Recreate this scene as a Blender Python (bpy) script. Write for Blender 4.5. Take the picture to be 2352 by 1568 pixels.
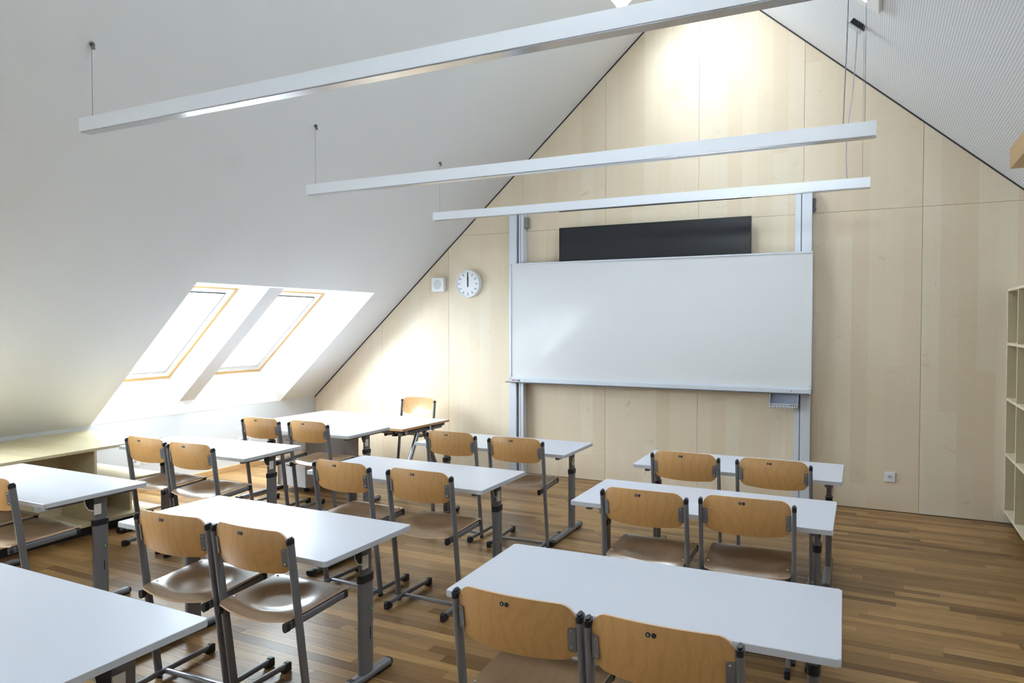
import bpy, bmesh, math, random
from mathutils import Vector, Matrix
random.seed(7)
for o in list(bpy.data.objects): bpy.data.objects.remove(o)
SC = bpy.context.scene
COL = SC.collection

# ------------------------------------------------------------------ camera
CAM_H = 1.70
YAW, PITCH, ROLL = math.radians(26.7555), math.radians(1.5001), math.radians(-0.0199)
FPX = 1655.0
cy_, sy_ = math.cos(YAW), math.sin(YAW); cp_, sp_ = math.cos(PITCH), math.sin(PITCH)
FWD = Vector((-sy_ * cp_, cy_ * cp_, -sp_)); RT = Vector((cy_, sy_, 0)); UP = RT.cross(FWD)
R2 = math.cos(ROLL) * RT + math.sin(ROLL) * UP
U2 = -math.sin(ROLL) * RT + math.cos(ROLL) * UP
cam = bpy.data.cameras.new('camera'); cam.sensor_width = 36; cam.sensor_fit = 'HORIZONTAL'
cam.lens = FPX / 2352 * 36; cam.clip_start = 0.05; cam.clip_end = 200
camo = bpy.data.objects.new('camera', cam); COL.objects.link(camo)
M = Matrix.Identity(4)
for i in range(3):
    M[i][0], M[i][1], M[i][2] = R2[i], U2[i], -FWD[i]
M[2][3] = CAM_H
camo.matrix_world = M
SC.camera = camo
SC.view_settings.view_transform = 'Standard'; SC.view_settings.look = 'None'
SC.view_settings.gamma = 1; SC.view_settings.use_curve_mapping = False
SC.view_settings.exposure = 2.02

# ------------------------------------------------------------------ sky, sun
W = bpy.data.worlds.new('sky'); SC.world = W; W.use_nodes = True
bg = W.node_tree.nodes['Background']
bg.inputs['Color'].default_value = (0.79, 0.895, 1.0, 1); bg.inputs['Strength'].default_value = 8.4
sun = bpy.data.lights.new('sun', 'SUN'); sun.energy = 2.3; sun.angle = math.radians(55); sun.color = (1.0, 0.965, 0.91)
suno = bpy.data.objects.new('sun', sun); COL.objects.link(suno)
suno.rotation_euler = Vector((0.62, 1.30, -0.72)).to_track_quat('-Z', 'Y').to_euler()
suno.location = (-12, -20, 14)

# room constants
DW = 7.293                       # gable wall
SL, CL = 0.8933, 6.617           # left slope  z = SL*x + CL
SR, CR = -0.8919, 3.784          # right slope z = SR*x + CR
XA = (CL - CR) / (SR - SL); ZA = SL * XA + CL
XK, ZK = -6.585, 0.735           # knee wall
XR = 1.40; ZR = SR * XR + CR     # right wall
YB = -3.2                        # back wall
NL_ = math.hypot(1, SL)

# sky portals (help the renderer find the window openings; they give no light of their own)
def portal(name, c, ux, uy, sx, sy):
    l = bpy.data.lights.new(name, 'AREA'); l.shape = 'RECTANGLE'; l.size = sx; l.size_y = sy; l.energy = 1
    try: l.cycles.is_portal = True
    except Exception: pass
    o = bpy.data.objects.new(name, l); COL.objects.link(o)
    ux = Vector(ux).normalized(); uy = Vector(uy).normalized(); n = uy.cross(ux); ux, uy = uy, ux; l.size, l.size_y = sy, sx
    m = Matrix.Identity(4)
    for i in range(3): m[i][0], m[i][1], m[i][2], m[i][3] = ux[i], uy[i], n[i], c[i]
    o.matrix_world = m

# ------------------------------------------------------------------ materials
def newmat(name):
    m = bpy.data.materials.new(name); m.use_nodes = True
    return m, m.node_tree, m.node_tree.nodes['Principled BSDF']
def simple(name, col, rough=0.5, metal=0.0, spec=None, coat=0.0, bump=None):
    m, t, b = newmat(name)
    b.inputs['Base Color'].default_value = (*col, 1); b.inputs['Roughness'].default_value = rough; b.inputs['Metallic'].default_value = metal
    if spec is not None: b.inputs['Specular IOR Level'].default_value = spec
    if coat: b.inputs['Coat Weight'].default_value = coat; b.inputs['Coat Roughness'].default_value = 0.15
    if bump:
        n = t.nodes.new('ShaderNodeTexNoise'); n.inputs['Scale'].default_value = bump[0]; n.inputs['Detail'].default_value = 3
        g = t.nodes.new('ShaderNodeNewGeometry'); t.links.new(g.outputs['Position'], n.inputs['Vector'])
        bb = t.nodes.new('ShaderNodeBump'); bb.inputs['Strength'].default_value = bump[1]; bb.inputs['Distance'].default_value = 0.002
        t.links.new(n.outputs['Fac'], bb.inputs['Height']); t.links.new(bb.outputs[0], b.inputs['Normal'])
    return m
class N:
    def __init__(s, t): s.t = t
    def new(s, k, **kw):
        n = s.t.nodes.new(k)
        for a, v in kw.items(): setattr(n, a, v)
        return n
    def put(s, sock, v):
        if isinstance(v, (int, float)): sock.default_value = v
        elif isinstance(v, (tuple, list)): sock.default_value = v
        else: s.t.links.new(v, sock)
    def math(s, op, a, b=None, c=None):
        n = s.new('ShaderNodeMath', operation=op); s.put(n.inputs[0], a)
        if b is not None: s.put(n.inputs[1], b)
        if c is not None: s.put(n.inputs[2], c)
        return n.outputs[0]
    def mix(s, f, a, b, mode='MIX'):
        n = s.new('ShaderNodeMix', data_type='RGBA', blend_type=mode); s.put(n.inputs[0], f)
        s.put(n.inputs[6], a if not isinstance(a, tuple) else (*a, 1)); s.put(n.inputs[7], b if not isinstance(b, tuple) else (*b, 1))
        return n.outputs[2]
    def comb(s, x, y, z):
        n = s.new('ShaderNodeCombineXYZ')
        for i, v in enumerate((x, y, z)): s.put(n.inputs[i], v)
        return n.outputs[0]
    def noise(s, vec, scale, detail=3, rough=0.55, dist=0.0):
        n = s.new('ShaderNodeTexNoise'); s.put(n.inputs['Vector'], vec); s.put(n.inputs['Scale'], scale)
        n.inputs['Detail'].default_value = detail; n.inputs['Roughness'].default_value = rough; n.inputs['Distortion'].default_value = dist
        return n.outputs['Fac']
    def white(s, vec):
        n = s.new('ShaderNodeTexWhiteNoise', noise_dimensions='3D'); s.put(n.inputs['Vector'], vec)
        return n.outputs['Value']
    def ramp(s, v, lo, hi):
        n = s.new('ShaderNodeMapRange'); s.put(n.inputs[0], v); n.inputs[1].default_value = lo; n.inputs[2].default_value = hi
        return n.outputs[0]
def sepxyz(h, v):
    n = h.new('ShaderNodeSeparateXYZ'); h.put(n.inputs[0], v); return n.outputs

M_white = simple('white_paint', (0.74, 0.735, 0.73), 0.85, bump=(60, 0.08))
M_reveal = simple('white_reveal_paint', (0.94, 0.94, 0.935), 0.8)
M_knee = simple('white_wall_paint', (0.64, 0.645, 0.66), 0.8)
M_lam = simple('white_laminate', (0.60, 0.615, 0.69), 0.28, spec=0.45, bump=(900, 0.05))
M_edge = simple('grey_edge_band', (0.52, 0.53, 0.56), 0.45)
M_metal = simple('grey_powder_coat', (0.185, 0.183, 0.20), 0.36, metal=0.3, spec=0.5)
M_metal2 = simple('bright_grey_tube', (0.30, 0.31, 0.35), 0.25, metal=0.75)
M_black = simple('black_plastic', (0.012, 0.013, 0.018), 0.42)
M_alu = simple('white_aluminium', (0.66, 0.69, 0.76), 0.35, metal=0.12)
M_alug = simple('groove_grey', (0.13, 0.13, 0.15), 0.5, metal=0.3)
M_board = simple('whiteboard_enamel', (0.73, 0.73, 0.745), 0.09, spec=0.35)
M_screen = simple('tv_screen', (0.018, 0.019, 0.024), 0.30, spec=0.4)
M_bezel = simple('tv_bezel', (0.006, 0.008, 0.008), 0.3)
M_plast = simple('white_plastic', (0.78, 0.78, 0.78), 0.4)
M_steel = simple('screw_steel', (0.72, 0.72, 0.72), 0.22, metal=1.0)
M_wire = simple('steel_wire', (0.22, 0.22, 0.23), 0.4, metal=0.8)
M_cable = simple('grey_cable', (0.30, 0.30, 0.36), 0.5)
M_trim = simple('dark_shadow_trim', (0.035, 0.033, 0.035), 0.6)
M_lampbody = simple('lamp_body_white', (0.86, 0.88, 0.94), 0.4)
M_diff = simple('lamp_diffuser', (0.55, 0.56, 0.60), 0.14, metal=0.9)
M_ped = simple('pedestal_shaded', (0.47, 0.45, 0.45), 0.5)  # white pedestal body greyed, its side's shade put into the colour
M_pedw = simple('pedestal_front', (0.62, 0.63, 0.68), 0.4)
M_dial = simple('clock_dial', (0.80, 0.81, 0.84), 0.5)
M_grille = simple('speaker_grille', (0.58, 0.60, 0.61), 0.7)
M_ink = simple('black_print', (0.012, 0.014, 0.016), 0.6)
M_basket = simple('blue_grey_plastic', (0.38, 0.42, 0.52), 0.45)
M_green = simple('green_sticker', (0.05, 0.14, 0.05), 0.5)
M_greenp = simple('pale_green_print', (0.62, 0.85, 0.60), 0.6)
M_blue = simple('blue_badge', (0.12, 0.2, 0.36), 0.5)
M_red = simple('dark_red_badge', (0.05, 0.008, 0.01), 0.5)
M_paleblue = simple('pale_blue_print', (0.55, 0.6, 0.72), 0.5)
M_hook = simple('cream_hook_plastic', (0.70, 0.66, 0.60), 0.45)
M_logor = simple('logo_red', (0.42, 0.16, 0.25), 0.5)
M_logob = simple('logo_blue', (0.08, 0.11, 0.19), 0.5)
M_seal = simple('window_gasket', (0.10, 0.11, 0.12), 0.6)
M_winwhite = simple('window_white_lacquer', (0.95, 0.95, 0.94), 0.45)
M_orange = simple('pine_window_lining', (0.82, 0.53, 0.20), 0.45)
M_dim = simple('socket_hole', (0.18, 0.18, 0.19), 0.6)

def glass_mat():
    m = bpy.data.materials.new('window_glass'); m.use_nodes = True; t = m.node_tree; t.nodes.clear(); h = N(t)
    o = h.new('ShaderNodeOutputMaterial'); tr = h.new('ShaderNodeBsdfTransparent'); gl = h.new('ShaderNodeBsdfGlossy')
    gl.inputs['Roughness'].default_value = 0.02; tr.inputs['Color'].default_value = (0.95, 0.97, 0.96, 1)
    lw = h.new('ShaderNodeLayerWeight'); lw.inputs['Blend'].default_value = 0.5; mx = h.new('ShaderNodeMixShader')
    t.links.new(h.math('MULTIPLY_ADD', h.math('POWER', lw.outputs['Facing'], 5.0), 0.6, 0.03), mx.inputs[0]); t.links.new(tr.outputs[0], mx.inputs[1]); t.links.new(gl.outputs[0], mx.inputs[2]); t.links.new(mx.outputs[0], o.inputs[0])
    return m
M_glass = glass_mat()

def veneer(name, axis, w, off, base, dark, light, var=0.5, seg=1.9, rough=0.42, blot=1.0):
    """pale maple veneer: vertical leaves of width w across `axis`, faint grain, small cross figure"""
    m, t, b = newmat(name); h = N(t)
    g = h.new('ShaderNodeNewGeometry'); p = sepxyz(h, g.outputs['Position'])
    ax, z = p[axis], p[2]
    u = h.math('DIVIDE', h.math('SUBTRACT', ax, off), w)
    k = h.math('FLOOR', u)
    r1 = h.white(h.comb(k, 3.7, 1.1))
    k2 = h.math('FLOOR', h.math('ADD', h.math('DIVIDE', z, seg), h.math('MULTIPLY', r1, 3.0)))
    r2 = h.white(h.comb(k, k2, 5.5)); r3 = h.white(h.comb(k2, k, 9.1))
    other = p[1] if axis == 0 else p[0]
    gr = h.noise(h.comb(h.math('MULTIPLY', ax, 60.0), h.math('MULTIPLY', z, 1.6), h.math('MULTIPLY_ADD', other, 8.0, h.math('MULTIPLY', r2, 30.0))), 1.0, 4, 0.6, 0.6)
    fig = h.noise(h.comb(h.math('MULTIPLY', ax, 9.0), h.math('MULTIPLY', z, 28.0), h.math('MULTIPLY', r2, 40.0)), 1.0, 3, 0.5, 0.4)
    big = h.noise(h.comb(h.math('MULTIPLY', ax, 3.0), h.math('MULTIPLY', z, 2.0), h.math('MULTIPLY', r2, 60.0)), 1.0, 2)
    bl = h.noise(h.comb(h.math('MULTIPLY', ax, 7.0), h.math('MULTIPLY', z, 11.0), h.math('MULTIPLY', r3, 50.0)), 1.0, 3, 0.5, 0.7)
    c = h.mix(h.math('MULTIPLY', r2, var), base, light)
    c = h.mix(h.math('MULTIPLY', h.math('MULTIPLY', r3, r3), var), c, dark)
    c = h.mix(h.math('MULTIPLY', h.ramp(gr, 0.35, 0.75), 0.22), c, dark)
    c = h.mix(h.math('MULTIPLY', h.ramp(fig, 0.45, 0.7), 0.10), c, light)
    c = h.mix(h.math('MULTIPLY', h.ramp(big, 0.4, 0.8), 0.16), c, dark)
    kn = tuple(x * 0.68 for x in dark)
    c = h.mix(h.math('MULTIPLY', h.math('MULTIPLY', h.ramp(bl, 0.66, 0.82), 0.42 * blot), r2), c, kn)
    fr = h.math('FRACT', u)
    ln = h.math('LESS_THAN', fr, 0.012)
    c = h.mix(h.math('MULTIPLY', ln, 0.18), c, dark)
    t.links.new(c, b.inputs['Base Color']); b.inputs['Roughness'].default_value = rough; b.inputs['Specular IOR Level'].default_value = 0.35
    return m
M_veneer = veneer('maple_veneer_wall', 0, 0.1393, 0.36, (0.745, 0.615, 0.455), (0.66, 0.525, 0.375), (0.78, 0.71, 0.59), 0.55, seg=3.1, blot=2.0)
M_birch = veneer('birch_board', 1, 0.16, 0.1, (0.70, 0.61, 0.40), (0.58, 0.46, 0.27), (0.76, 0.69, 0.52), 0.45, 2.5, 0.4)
M_shelfshade = veneer('shelf_birch_shaded', 1, 0.16, 0.1, (0.50, 0.42, 0.27), (0.40, 0.32, 0.19), (0.56, 0.49, 0.35), 0.45, 2.5, 0.45)  # same birch darkened, shade inside the shelf put into the colour
M_shelfw = simple('shelf_birch_edge', (0.78, 0.69, 0.52), 0.45)

def beech(name, base, dark, rough, coat, axis=0, spec=0.5):
    m, t, b = newmat(name); h = N(t)
    tc = h.new('ShaderNodeTexCoord'); oi = h.new('ShaderNodeObjectInfo'); p = sepxyz(h, tc.outputs['Object'])
    rnd = oi.outputs['Random']
    off = h.math('MULTIPLY', rnd, 37.0)
    a, bb_ = (p[0], p[2]) if axis == 0 else (p[0], p[1])
    warp = h.noise(h.comb(h.math('MULTIPLY', a, 4.0), h.math('MULTIPLY', bb_, 2.2), off), 1.0, 3, 0.5, 0.5)
    wv = h.new('ShaderNodeTexWave', wave_type='BANDS', bands_direction='X')
    h.put(wv.inputs['Vector'], h.comb(h.math('ADD', a, h.math('MULTIPLY', warp, 0.33)), 0.0, off)); wv.inputs['Scale'].default_value = 6.5
    wv.inputs['Distortion'].default_value = 1.6; wv.inputs['Detail'].default_value = 2.5; wv.inputs['Detail Scale'].default_value = 2.0
    fine = h.noise(h.comb(h.math('MULTIPLY', a, 210.0), h.math('MULTIPLY', bb_, 22.0), off), 1.0, 3)
    speck = h.noise(h.comb(h.math('MULTIPLY', a, 420.0), h.math('MULTIPLY', bb_, 120.0), off), 1.0, 2)
    c = h.mix(h.math('MULTIPLY', h.ramp(wv.outputs['Fac'], 0.6, 1.0), 0.24), base, dark)
    c = h.mix(h.math('MULTIPLY', h.ramp(fine, 0.4, 0.75), 0.28), c, dark)
    c = h.mix(h.math('MULTIPLY', h.ramp(speck, 0.5, 0.8), 0.14), c, tuple(x * 0.6 for x in dark))
    hs = h.new('ShaderNodeHueSaturation'); h.put(hs.inputs['Color'], c); h.put(hs.inputs['Value'], h.math('MULTIPLY_ADD', rnd, 0.16, 0.92))
    t.links.new(hs.outputs[0], b.inputs['Base Color']); b.inputs['Roughness'].default_value = rough; b.inputs['Specular IOR Level'].default_value = spec
    if coat: b.inputs['Coat Weight'].default_value = coat; b.inputs['Coat Roughness'].default_value = 0.24; b.inputs['Coat IOR'].default_value = 1.65
    return m
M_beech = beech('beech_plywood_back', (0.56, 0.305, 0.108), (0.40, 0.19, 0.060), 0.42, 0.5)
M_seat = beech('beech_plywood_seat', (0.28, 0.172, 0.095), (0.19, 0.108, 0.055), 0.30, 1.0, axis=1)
M_ply = simple('plywood_rim', (0.66, 0.46, 0.31), 0.5)
M_deskwood = simple('desk_wood_edge', (0.48, 0.26, 0.10), 0.5)
M_oakbeam = beech('oak_beam', (0.55, 0.36, 0.18), (0.40, 0.24, 0.10), 0.5, 0.0)
M_skirt = simple('oak_skirting', (0.58, 0.36, 0.17), 0.45)

def floor_mat():
    m, t, b = newmat('oak_parquet'); h = N(t)
    at = h.new('ShaderNodeAttribute', attribute_name='tint'); tint = sepxyz(h, at.outputs['Vector'])
    g = h.new('ShaderNodeNewGeometry'); p = sepxyz(h, g.outputs['Position'])
    off = h.math('MULTIPLY', tint[1], 50.0)
    warp = h.noise(h.comb(h.math('MULTIPLY', p[0], 1.6), h.math('MULTIPLY', p[1], 9.0), off), 1.0, 3, 0.5, 0.4)
    gr = h.noise(h.comb(h.math('MULTIPLY', p[0], 3.5), h.math('MULTIPLY_ADD', p[1], 95.0, h.math('MULTIPLY', warp, 9.0)), off), 1.0, 4, 0.6, 0.3)
    ray = h.noise(h.comb(h.math('MULTIPLY', p[0], 38.0), h.math('MULTIPLY', p[1], 60.0), off), 1.0, 3, 0.6, 1.5)
    c = h.mix(tint[0], (0.155, 0.078, 0.025), (0.41, 0.235, 0.088))
    c = h.mix(h.math('MULTIPLY', h.ramp(gr, 0.42, 0.72), 0.55), c, (0.105, 0.052, 0.020))
    c = h.mix(h.math('MULTIPLY', h.ramp(ray, 0.62, 0.75), 0.14), c, (0.36, 0.25, 0.14))
    c = h.mix(h.math('MULTIPLY', tint[2], 0.75), c, (0.50, 0.36, 0.20))
    t.links.new(c, b.inputs['Base Color']); b.inputs['Roughness'].default_value = 0.33; b.inputs['Specular IOR Level'].default_value = 0.38
    bp = h.new('ShaderNodeBump'); bp.inputs['Strength'].default_value = 0.12; bp.inputs['Distance'].default_value = 0.001
    t.links.new(gr, bp.inputs['Height']); t.links.new(bp.outputs[0], b.inputs['Normal'])
    return m
M_floor = floor_mat()
M_sub = simple('dark_subfloor', (0.05, 0.03, 0.018), 0.9)

def perforated():
    m, t, b = newmat('perforated_board'); h = N(t)
    g = h.new('ShaderNodeNewGeometry'); p = sepxyz(h, g.outputs['Position'])
    s = h.math('MULTIPLY', p[0], math.hypot(1, SR)); P = 0.018
    fx = h.math('SUBTRACT', h.math('FRACT', h.math('DIVIDE', s, P)), 0.5); fy = h.math('SUBTRACT', h.math('FRACT', h.math('DIVIDE', p[1], P)), 0.5)
    d = h.math('SQRT', h.math('ADD', h.math('MULTIPLY', fx, fx), h.math('MULTIPLY', fy, fy)))
    hole = h.math('LESS_THAN', d, 0.17)
    c = h.mix(hole, (0.78, 0.78, 0.80), (0.08, 0.08, 0.085))
    t.links.new(c, b.inputs['Base Color']); b.inputs['Roughness'].default_value = 0.8
    return m
M_perf = perforated()

# ------------------------------------------------------------------ mesh helpers
def link(name, bm, mats, parent=None, loc=None, rotz=0.0, smooth=False, flip=True):
    if flip: bmesh.ops.recalc_face_normals(bm, faces=bm.faces)
    me = bpy.data.meshes.new(name); bm.to_mesh(me); bm.free()
    if not isinstance(mats, (list, tuple)): mats = [mats]
    for x in mats: me.materials.append(x)
    if smooth:
        for p in me.polygons: p.use_smooth = True
        try: me.set_sharp_from_angle(angle=math.radians(38))
        except Exception: pass
    o = bpy.data.objects.new(name, me); COL.objects.link(o)
    if parent is not None: o.parent = parent
    if loc is not None: o.location = loc
    if rotz: o.rotation_euler = (0, 0, rotz)
    return o
def box(bm, x0, x1, y0, y1, z0, z1, mi=0, bev=0.0):
    v = [bm.verts.new(p) for p in ((x0, y0, z0), (x1, y0, z0), (x1, y1, z0), (x0, y1, z0), (x0, y0, z1), (x1, y0, z1), (x1, y1, z1), (x0, y1, z1))]
    fs = [bm.faces.new([v[i] for i in f]) for f in ((0, 3, 2, 1), (4, 5, 6, 7), (0, 1, 5, 4), (1, 2, 6, 5), (2, 3, 7, 6), (3, 0, 4, 7))]
    for f in fs: f.material_index = mi
    if bev:
        es = list({e for f in fs for e in f.edges})
        bmesh.ops.bevel(bm, geom=es, offset=bev, segments=2, profile=0.6, affect='EDGES')
    return fs
def prism(bm, pts, d, mi=0):
    """polygon pts (3-D) extruded by vector d"""
    a = [bm.verts.new(p) for p in pts]; b = [bm.verts.new(Vector(p) + Vector(d)) for p in pts]
    n = len(pts); fs = [bm.faces.new(a), bm.faces.new(b[::-1])]
    for i in range(n): fs.append(bm.faces.new((a[i], b[i], b[(i + 1) % n], a[(i + 1) % n])))
    for f in fs: f.material_index = mi
def tube(bm, p0, p1, w, h, side=(1, 0, 0), n=14, power=2.6, mi=0, p2=None):
    """straight tube p0->p1, superellipse section: w along `side`, h across it"""
    p0, p1 = Vector(p0), Vector(p1); ax = (p1 - p0).normalized()
    s = Vector(side); s = (s - ax * s.dot(ax)).normalized(); u = ax.cross(s)
    rings = []
    for q in (p0, p1):
        r = []
        for i in range(n):
            a = 2 * math.pi * i / n; c, d = math.cos(a), math.sin(a)
            x = math.copysign(abs(c) ** (2 / power), c) * w / 2; y = math.copysign(abs(d) ** (2 / power), d) * h / 2
            r.append(bm.verts.new(q + s * x + u * y))
        rings.append(r)
    a, b = rings
    fs = [bm.faces.new(a[::-1]), bm.faces.new(b)]
    for i in range(n): fs.append(bm.faces.new((a[i], a[(i + 1) % n], b[(i + 1) % n], b[i])))
    for f in fs: f.material_index = mi
def path_tube(bm, pts, r, n=6, mi=0):
    pts = [Vector(p) for p in pts]; rings = []
    for i, q in enumerate(pts):
        d = (pts[min(i + 1, len(pts) - 1)] - pts[max(i - 1, 0)]).normalized()
        s = d.orthogonal().normalized() if abs(d.z) < 0.9 else (Vector((1, 0, 0)) - d * d.x).normalized()
        u = d.cross(s); rings.append([bm.verts.new(q + s * math.cos(2 * math.pi * k / n) * r + u * math.sin(2 * math.pi * k / n) * r) for k in range(n)])
    for a, b in zip(rings, rings[1:]):
        for i in range(n): bm.faces.new((a[i], a[(i + 1) % n], b[(i + 1) % n], b[i])).material_index = mi
    bm.faces.new(rings[0][::-1]); bm.faces.new(rings[-1])
def disc(bm, c, nrm, r, t, n=24, mi=0, r2=None):
    """short cylinder centre c along nrm, thickness t"""
    c = Vector(c); nrm = Vector(nrm).normalized(); s = nrm.orthogonal().normalized(); u = nrm.cross(s); r2 = r if r2 is None else r2
    a = [bm.verts.new(c + (s * math.cos(2 * math.pi * k / n) + u * math.sin(2 * math.pi * k / n)) * r) for k in range(n)]
    b = [bm.verts.new(c + nrm * t + (s * math.cos(2 * math.pi * k / n) + u * math.sin(2 * math.pi * k / n)) * r2) for k in range(n)]
    fs = [bm.faces.new(a[::-1]), bm.faces.new(b)]
    for i in range(n): fs.append(bm.faces.new((a[i], a[(i + 1) % n], b[(i + 1) % n], b[i])))
    for f in fs: f.material_index = mi
def empty(name, loc=(0, 0, 0), rotz=0.0, label=None, cat=None, group=None):
    o = bpy.data.objects.new(name, None); o.empty_display_size = 0.1; COL.objects.link(o)
    o.location = loc; o.rotation_euler = (0, 0, rotz)
    tag(o, label, cat, group); return o
def tag(o, label=None, cat=None, group=None, kind=None):
    if label: o['label'] = label
    if cat: o['category'] = cat
    if group: o['group'] = group
    if kind: o['kind'] = kind
    return o
KIDS = {}
def reg(o, parent): KIDS.setdefault(parent.name, []).append(o); return o
def part(name, bm, mats, parent, **k):
    o = link(name, bm, mats, parent, **k); reg(o, parent); return o
def copy_tree(o, parent=None):
    c = o.copy(); COL.objects.link(c)
    if parent is not None: c.parent = parent; reg(c, parent)
    for ch in list(KIDS.get(o.name, [])): copy_tree(ch, c)
    return c
def nb(): return bmesh.new()
def text_mesh(s, size, loc, rx, rz, mat, parent, name, ext=0.0004):
    """flat lettering turned into a mesh part"""
    c = bpy.data.curves.new(name, 'FONT'); c.body = s; c.size = size; c.align_x = 'CENTER'; c.align_y = 'CENTER'; c.extrude = ext; c.resolution_u = 2
    t = bpy.data.objects.new(name, c); COL.objects.link(t)
    bpy.context.view_layer.update()
    me = bpy.data.meshes.new_from_object(t); bpy.data.objects.remove(t)
    me.materials.clear(); me.materials.append(mat)
    o = bpy.data.objects.new(name, me); COL.objects.link(o); o.location = loc; o.rotation_euler = (rx, 0, rz)
    o.parent = parent; reg(o, parent); return o

# ------------------------------------------------------------------ floor
sub = nb(); box(sub, XK - 0.1, XR + 0.05, YB - 0.05, DW + 0.05, -0.06, -0.012)
floor = link('floor', sub, M_sub); tag(floor, kind='structure')
def cam_px(x, y, z):
    v = Vector((x, y, z - CAM_H)); d = v.dot(FWD)
    if d < 0.2: return None
    return 1176 + FPX * v.dot(R2) / d, 784 - FPX * v.dot(U2) / d, d
PW = 0.070
planks = []
y = YB; row = 0
rr = random.Random(3)
while y < DW - 0.001:
    y1 = min(y + PW, DW)
    x = XK - rr.uniform(0, 0.8)
    while x < XR:
        L = rr.choice((rr.uniform(0.35, 0.7), rr.uniform(0.55, 1.15), rr.uniform(0.8, 1.3)))
        xa, xb = max(x, XK), min(x + L, XR)
        if xb - xa > 0.03: planks.append((xa, xb, y, y1))
        x += L
    y = y1; row += 1
def plank_score(p):
    best = 0
    for fx in (0.15, 0.5, 0.85):
        q = cam_px(p[0] + (p[1] - p[0]) * fx, (p[2] + p[3]) / 2, 0)
        if q and -20 < q[0] < 2372 and q[1] < 1590: best = max(best, 1 / q[2] ** 2 * (p[1] - p[0]))
    return best
planks.sort(key=plank_score, reverse=True)
def plank_geo(bm, lay, p, r):
    g = 0.0006; top = -r.uniform(0, 0.0004)
    fs = box(bm, p[0] + g, p[1] - g, p[2] + g, p[3] - g, -0.012, top)
    t = (min(1, max(0, r.gauss(0.52, 0.34))), r.random(), 0.0)
    for f in fs:
        for l in f.loops: l[lay] = (*t, 1)
    if r.random() < 0.15:      # pale sapwood edge
        w = r.uniform(0.006, 0.014); s = r.random() < 0.5
        ya, yb = (p[2] + g, p[2] + w) if s else (p[3] - w, p[3] - g)
        fs = box(bm, p[0] + g, p[1] - g, ya, yb, top - 0.002, top + 0.00015)
        for f in fs:
            for l in f.loops: l[lay] = (t[0], t[1], r.uniform(0.5, 1.0), 1)
def plank_obj(name, ps, kind=None):
    bm = nb(); lay = bm.loops.layers.float_color.new('tint')
    for p in ps: plank_geo(bm, lay, p, rr)
    o = link(name, bm, M_floor, floor, flip=False)
    if kind: o['kind'] = kind
for p in planks[:296]: plank_obj('plank', [p])
plank_obj('plank_field', planks[296:], 'stuff')

# ------------------------------------------------------------------ walls and ceilings
def clip(poly, a, b, c):         # keep a*x + b*z <= c
    out = []
    for i in range(len(poly)):
        p, q = poly[i], poly[(i + 1) % len(poly)]
        fp, fq = a * p[0] + b * p[1] - c, a * q[0] + b * q[1] - c
        if fp <= 0: out.append(p)
        if (fp < 0 < fq) or (fq < 0 < fp):
            t = fp / (fp - fq); out.append((p[0] + (q[0] - p[0]) * t, p[1] + (q[1] - p[1]) * t))
    return out
GAB = [(XK, -0.06), (XR, -0.06), (XR, ZR), (XA, ZA), (XK, ZK)]
bm = nb(); prism(bm, [(x, DW + 0.018, z) for x, z in GAB], (0, 0.08, 0))
gable = link('wall_front', bm, M_trim); tag(gable, kind='structure')
ZJ = 2.717
g = 0.0013
for k in range(-8, 3):
    xa, xb = 0.36 + 0.975 * k, 0.36 + 0.975 * (k + 1)
    for za, zb in ((0.004, ZJ), (ZJ, 5.3)):
        poly = [(max(xa, XK) + g, za + g), (min(xb, XR) - g, za + g), (min(xb, XR) - g, zb - g), (max(xa, XK) + g, zb - g)]
        if poly[1][0] - poly[0][0] < 0.02: continue
        poly = clip(poly, -SL, 1, CL - 0.017); poly = clip(poly, -SR, 1, CR - 0.017)
        if len(poly) < 3: continue
        bm = nb(); prism(bm, [(x, DW, z) for x, z in poly], (0, 0.018, 0))
        link('panel', bm, M_veneer, gable)
GW = (-2.72, -1.50, 3.36, 4.00)      # unseen high glazing added behind the camera to light faces turned to it
bm = nb()
for poly in ([(XK, -0.06), (XR, -0.06), (XR, ZR), ((GW[2] - CR) / SR, GW[2]), ((GW[2] - CL) / SL, GW[2]), (XK, ZK)],
             [((GW[2] - CL) / SL, GW[2]), (GW[0], GW[2]), (GW[0], SL * GW[0] + CL)], [(GW[1], GW[2]), ((GW[2] - CR) / SR, GW[2]), (GW[1], SR * GW[1] + CR)],
             [(GW[0], GW[3]), (GW[1], GW[3]), (GW[1], SR * GW[1] + CR), (XA, ZA), (GW[0], SL * GW[0] + CL)]):
    prism(bm, [(x, YB, z) for x, z in poly], (0, -0.08, 0))
tag(link('wall_back', bm, M_white), kind='structure')
gw = empty('window_9', ((GW[0] + GW[1]) / 2, YB - 0.04, GW[2])); gw['kind'] = 'structure'
bm = nb(); hw_ = (GW[1] - GW[0]) / 2; hh_ = GW[3] - GW[2]
for a, b, c, d in ((-hw_, hw_, 0, 0.04), (-hw_, hw_, hh_ - 0.04, hh_), (-hw_, -hw_ + 0.04, 0.04, hh_ - 0.04), (hw_ - 0.04, hw_, 0.04, hh_ - 0.04), (-0.02, 0.02, 0.04, hh_ - 0.04)): box(bm, a, b, -0.03, 0.03, c, d)
link('frame', bm, M_winwhite, gw)
bm = nb(); box(bm, -hw_ + 0.04, hw_ - 0.04, -0.004, 0.004, 0.04, hh_ - 0.04); link('pane', bm, M_glass, gw)
portal('gable_portal', ((GW[0] + GW[1]) / 2, YB - 0.12, (GW[2] + GW[3]) / 2), (1, 0, 0), (0, 0, 1), 2 * hw_, hh_)
bm = nb(); box(bm, XR, XR + 0.08, YB - 0.08, DW + 0.1, -0.06, ZR + 0.02)
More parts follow.
